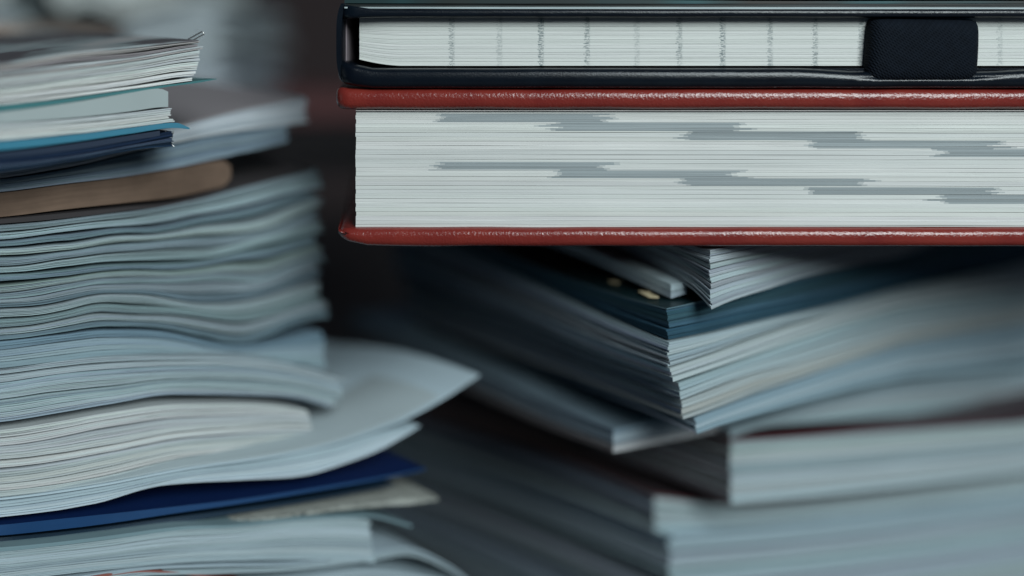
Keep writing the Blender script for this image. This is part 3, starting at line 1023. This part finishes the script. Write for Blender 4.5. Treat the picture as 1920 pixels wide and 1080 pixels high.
T.done()

T = Thing('loose_sheets', 'white loose sheets curling up at right to a pointed corner, left pile', 'paper')
bundle(T, 'sheet', K(YB, [(0, 934, 938), (182, 909, 913), (345, 878, 882), (517, 853, 857), (623, 831, 834), (700, 806, 809), (770, 779, 782), (840, 740, 743), (898, 702, 705)]), n=1, mat='leaf', col=(0.45, 0.56, 0.61), depth=0.20, rise=-0.016, bow=0.003, seed=282, nu=60)
bundle(T, 'sheet', K(YB, [(0, 930, 932.5), (182, 905, 907.5), (345, 874, 876.5), (517, 849, 851.5), (623, 826, 828.5), (700, 800, 802.5), (770, 772, 774.5), (824, 742, 744)]), n=1, mat='leaf', col=(0.42, 0.485, 0.51), depth=0.12, rise=-0.010, bow=0.0022, seed=182, nu=60)
bundle(T, 'sheet', K(YB, [(0, 941, 957), (182, 915, 930), (345, 884, 895), (479, 867, 881), (575, 848, 868), (640, 834, 853), (709, 813, 827), (787, 797, 801)]), n=3, sec=3, mat='leaf', cols=[(0.56, 0.61, 0.63)], depth=0.18, seed=83, secgap=0.3, endj=4)
bundle(T, 'sheet', K(YB, [(0, 957, 970), (182, 930, 944), (287, 909, 914), (345, 896, 907), (479, 882, 900), (575, 868, 892), (640, 853, 872), (709, 827, 846), (780, 801, 805)]), n=3, sec=3, mat='leaf', cols=[(0.72, 0.75, 0.76)], depth=0.18, seed=84, secgap=0.2, endj=6)
T.done()

T = Thing('folder', 'deep blue plastic folder under the curling white sheets in the left pile', 'folder')
bundle(T, 'front_cover', K(YB, [(0, 984, 1006), (100, 974, 996), (200, 964, 984), (330, 950, 964), (450, 936, 946), (600, 913, 920), (720, 893, 898), (798, 878, 881)]), n=1, mat='cover', col=(0.012, 0.06, 0.165), face=(0.005, 0.019, 0.085), depth=0.16, seed=85)
bundle(T, 'back_cover', K(lambda x: YB(x) + 0.004, [(0, 1008, 1020), (100, 999, 1012), (200, 988, 1002), (330, 970, 982), (450, 954, 962), (600, 932, 937), (740, 907, 910)]), n=1, mat='cover', col=(0.010, 0.03, 0.055), depth=0.14, seed=86)
T.done()
T = Thing('torn_sheet', 'torn cream sheet with a ragged pointed end below the blue folder', 'paper')
mb = bundle(T, 'sheet', K(lambda x: YB(x) + 0.016 * max(0.0, min(1.0, (560 - x) / 360)) ** 1.3, [(0, 1022, 1025), (150, 1003, 1006), (260, 990, 993), (400, 979, 982), (520, 969, 973), (640, 952, 958), (720, 941, 950), (780, 936, 946), (822, 934, 940)]), n=1, mat='leaf', col=(0.46, 0.42, 0.36), depth=0.06, seed=87, nu=130, x0=100)
rr = random.Random(3)
for A in mb.v:
    nz = np.array([rr.uniform(-1, 1) for _ in range(len(A))])
    A[:, 1] += nz * 0.0006
    A[:, 2] += np.abs(nz) * 0.0004
T.done()
T = Thing('paper_bundle', 'white page bundle with teal cover near the bottom of the left pile', 'paper')
bundle(T, 'front_cover', K(YB, [(0, 1026, 1034), (100, 1017, 1024), (200, 1005, 1012), (340, 987, 993), (450, 983, 987), (560, 970, 974), (690, 966, 970), (772, 984, 989)]), n=1, mat='cover', col=(0.20, 0.30, 0.33), depth=0.12, seed=88)
bundle(T, 'page_section', K(YB, [(0, 1035, 1092), (100, 1025, 1080), (200, 1013, 1069), (340, 994, 1056), (450, 988, 1051), (560, 977, 1049), (650, 972, 1052), (698, 976, 1056)]), n=18, sec=5, cols=[(0.56, 0.61, 0.62), (0.62, 0.66, 0.66)],
       wav=0.05, gap=0.15, secgap=0.3, endj=5, seed=89, depth=0.12)
T.done()
T = Thing('paper_bundle', 'curling page bundle with one red leaf, lowest in the left pile', 'paper')
bundle(T, 'page_section', K(YB, [(0, 1100, 1120), (120, 1085, 1105), (250, 1066, 1084), (400, 1058, 1076), (560, 1055, 1070), (690, 1036, 1052), (760, 1026, 1040), (830, 1052, 1064), (880, 1086, 1094)]), n=4, sec=2, cols=[(0.6, 0.65, 0.66)], seed=90, gap=0.5, secgap=1.0, wav=0.2)
bundle(T, 'red_leaf', K(YB, [(0, 1122, 1128), (120, 1092, 1099), (200, 1076, 1081), (280, 1070, 1073), (360, 1076, 1079), (460, 1092, 1095)]), n=1, mat='leaf', col=(0.40, 0.12, 0.09), seed=91)
bundle(T, 'page_section', K(YB, [(0, 1130, 1520), (300, 1095, 1480), (500, 1092, 1440), (700, 1070, 1400), (885, 1098, 1370)]), n=24, sec=6, cols=[(0.6, 0.65, 0.66)], seed=92, gap=0.4, secgap=1.0, wav=0.05)
T.done()

# ---------------------------------------------------------------- out-of-focus papers behind
KB = dict(back=(0.0, 1.0), depth=0.15, x0=-420, nu=36, gap=0.2, secgap=0.6)
T = Thing('paper_stack', 'blurred heap of pale papers behind the left pile, upper layer', 'paper')
bundle(T, 'page_section', [(-420, -150, -6, 0.6), (0, -150, 0, 0.6), (20, -150, -14, 0.6), (40, -150, -34, 0.6), (75, -150, -36, 0.6), (95, -150, -8, 0.6), (115, -150, 26, 0.6), (135, -150, 16, 0.6), (165, -150, 8, 0.6), (230, -150, 30, 0.6), (300, -150, 12, 0.6), (340, -150, 6, 0.6)], n=16, sec=5,
       col=(0.66, 0.69, 0.67), seed=95, **KB)
T.done()
T = Thing('paper_stack', 'blurred heap of pale papers behind the left pile, lower layer', 'paper')
bundle(T, 'page_section', [(-420, 0, 260, 0.61), (0, 8, 260, 0.61), (14, 20, 260, 0.61), (34, 70, 260, 0.61), (68, 125, 260, 0.61), (98, 80, 260, 0.61), (114, 46, 260, 0.61), (134, 90, 260, 0.61), (165, 150, 260, 0.61), (200, 100, 260, 0.61), (250, 40, 260, 0.61), (340, 14, 260, 0.61), (420, 8, 250, 0.61), (490, 40, 245, 0.61)], n=22, sec=6,
       col=(0.50, 0.56, 0.60), seed=96, x1=455, endj=55, **KB)
T.done()
T = Thing('softcover_book', 'blurred tan booklet at the left edge behind the topmost magazine', 'book')
bundle(T, 'cover', [(-420, 42, 110, 0.43), (10, 46, 110, 0.43), (40, 54, 110, 0.43), (68, 70, 110, 0.43)], n=1, mat='kraft', col=(0.42, 0.33, 0.28), seed=97, x0=-420, back=(0, 1), depth=0.1)
T.done()
T = Thing('hardcover_book', 'blurred dark mauve red book lying far behind the piles', 'book')
bundle(T, 'cover', [(430, 175, 230, 0.72), (800, 175, 230, 0.72)], n=1, mat='leaf', col=(0.11, 0.045, 0.045), seed=98, x0=430, back=(0, 1), depth=0.15)
bundle(T, 'page_section', [(430, 232, 330, 0.72), (800, 232, 330, 0.72)], n=6, sec=2, mat='leaf', col=(0.02, 0.018, 0.02), seed=99, x0=430, back=(0, 1), depth=0.15)
T.done()
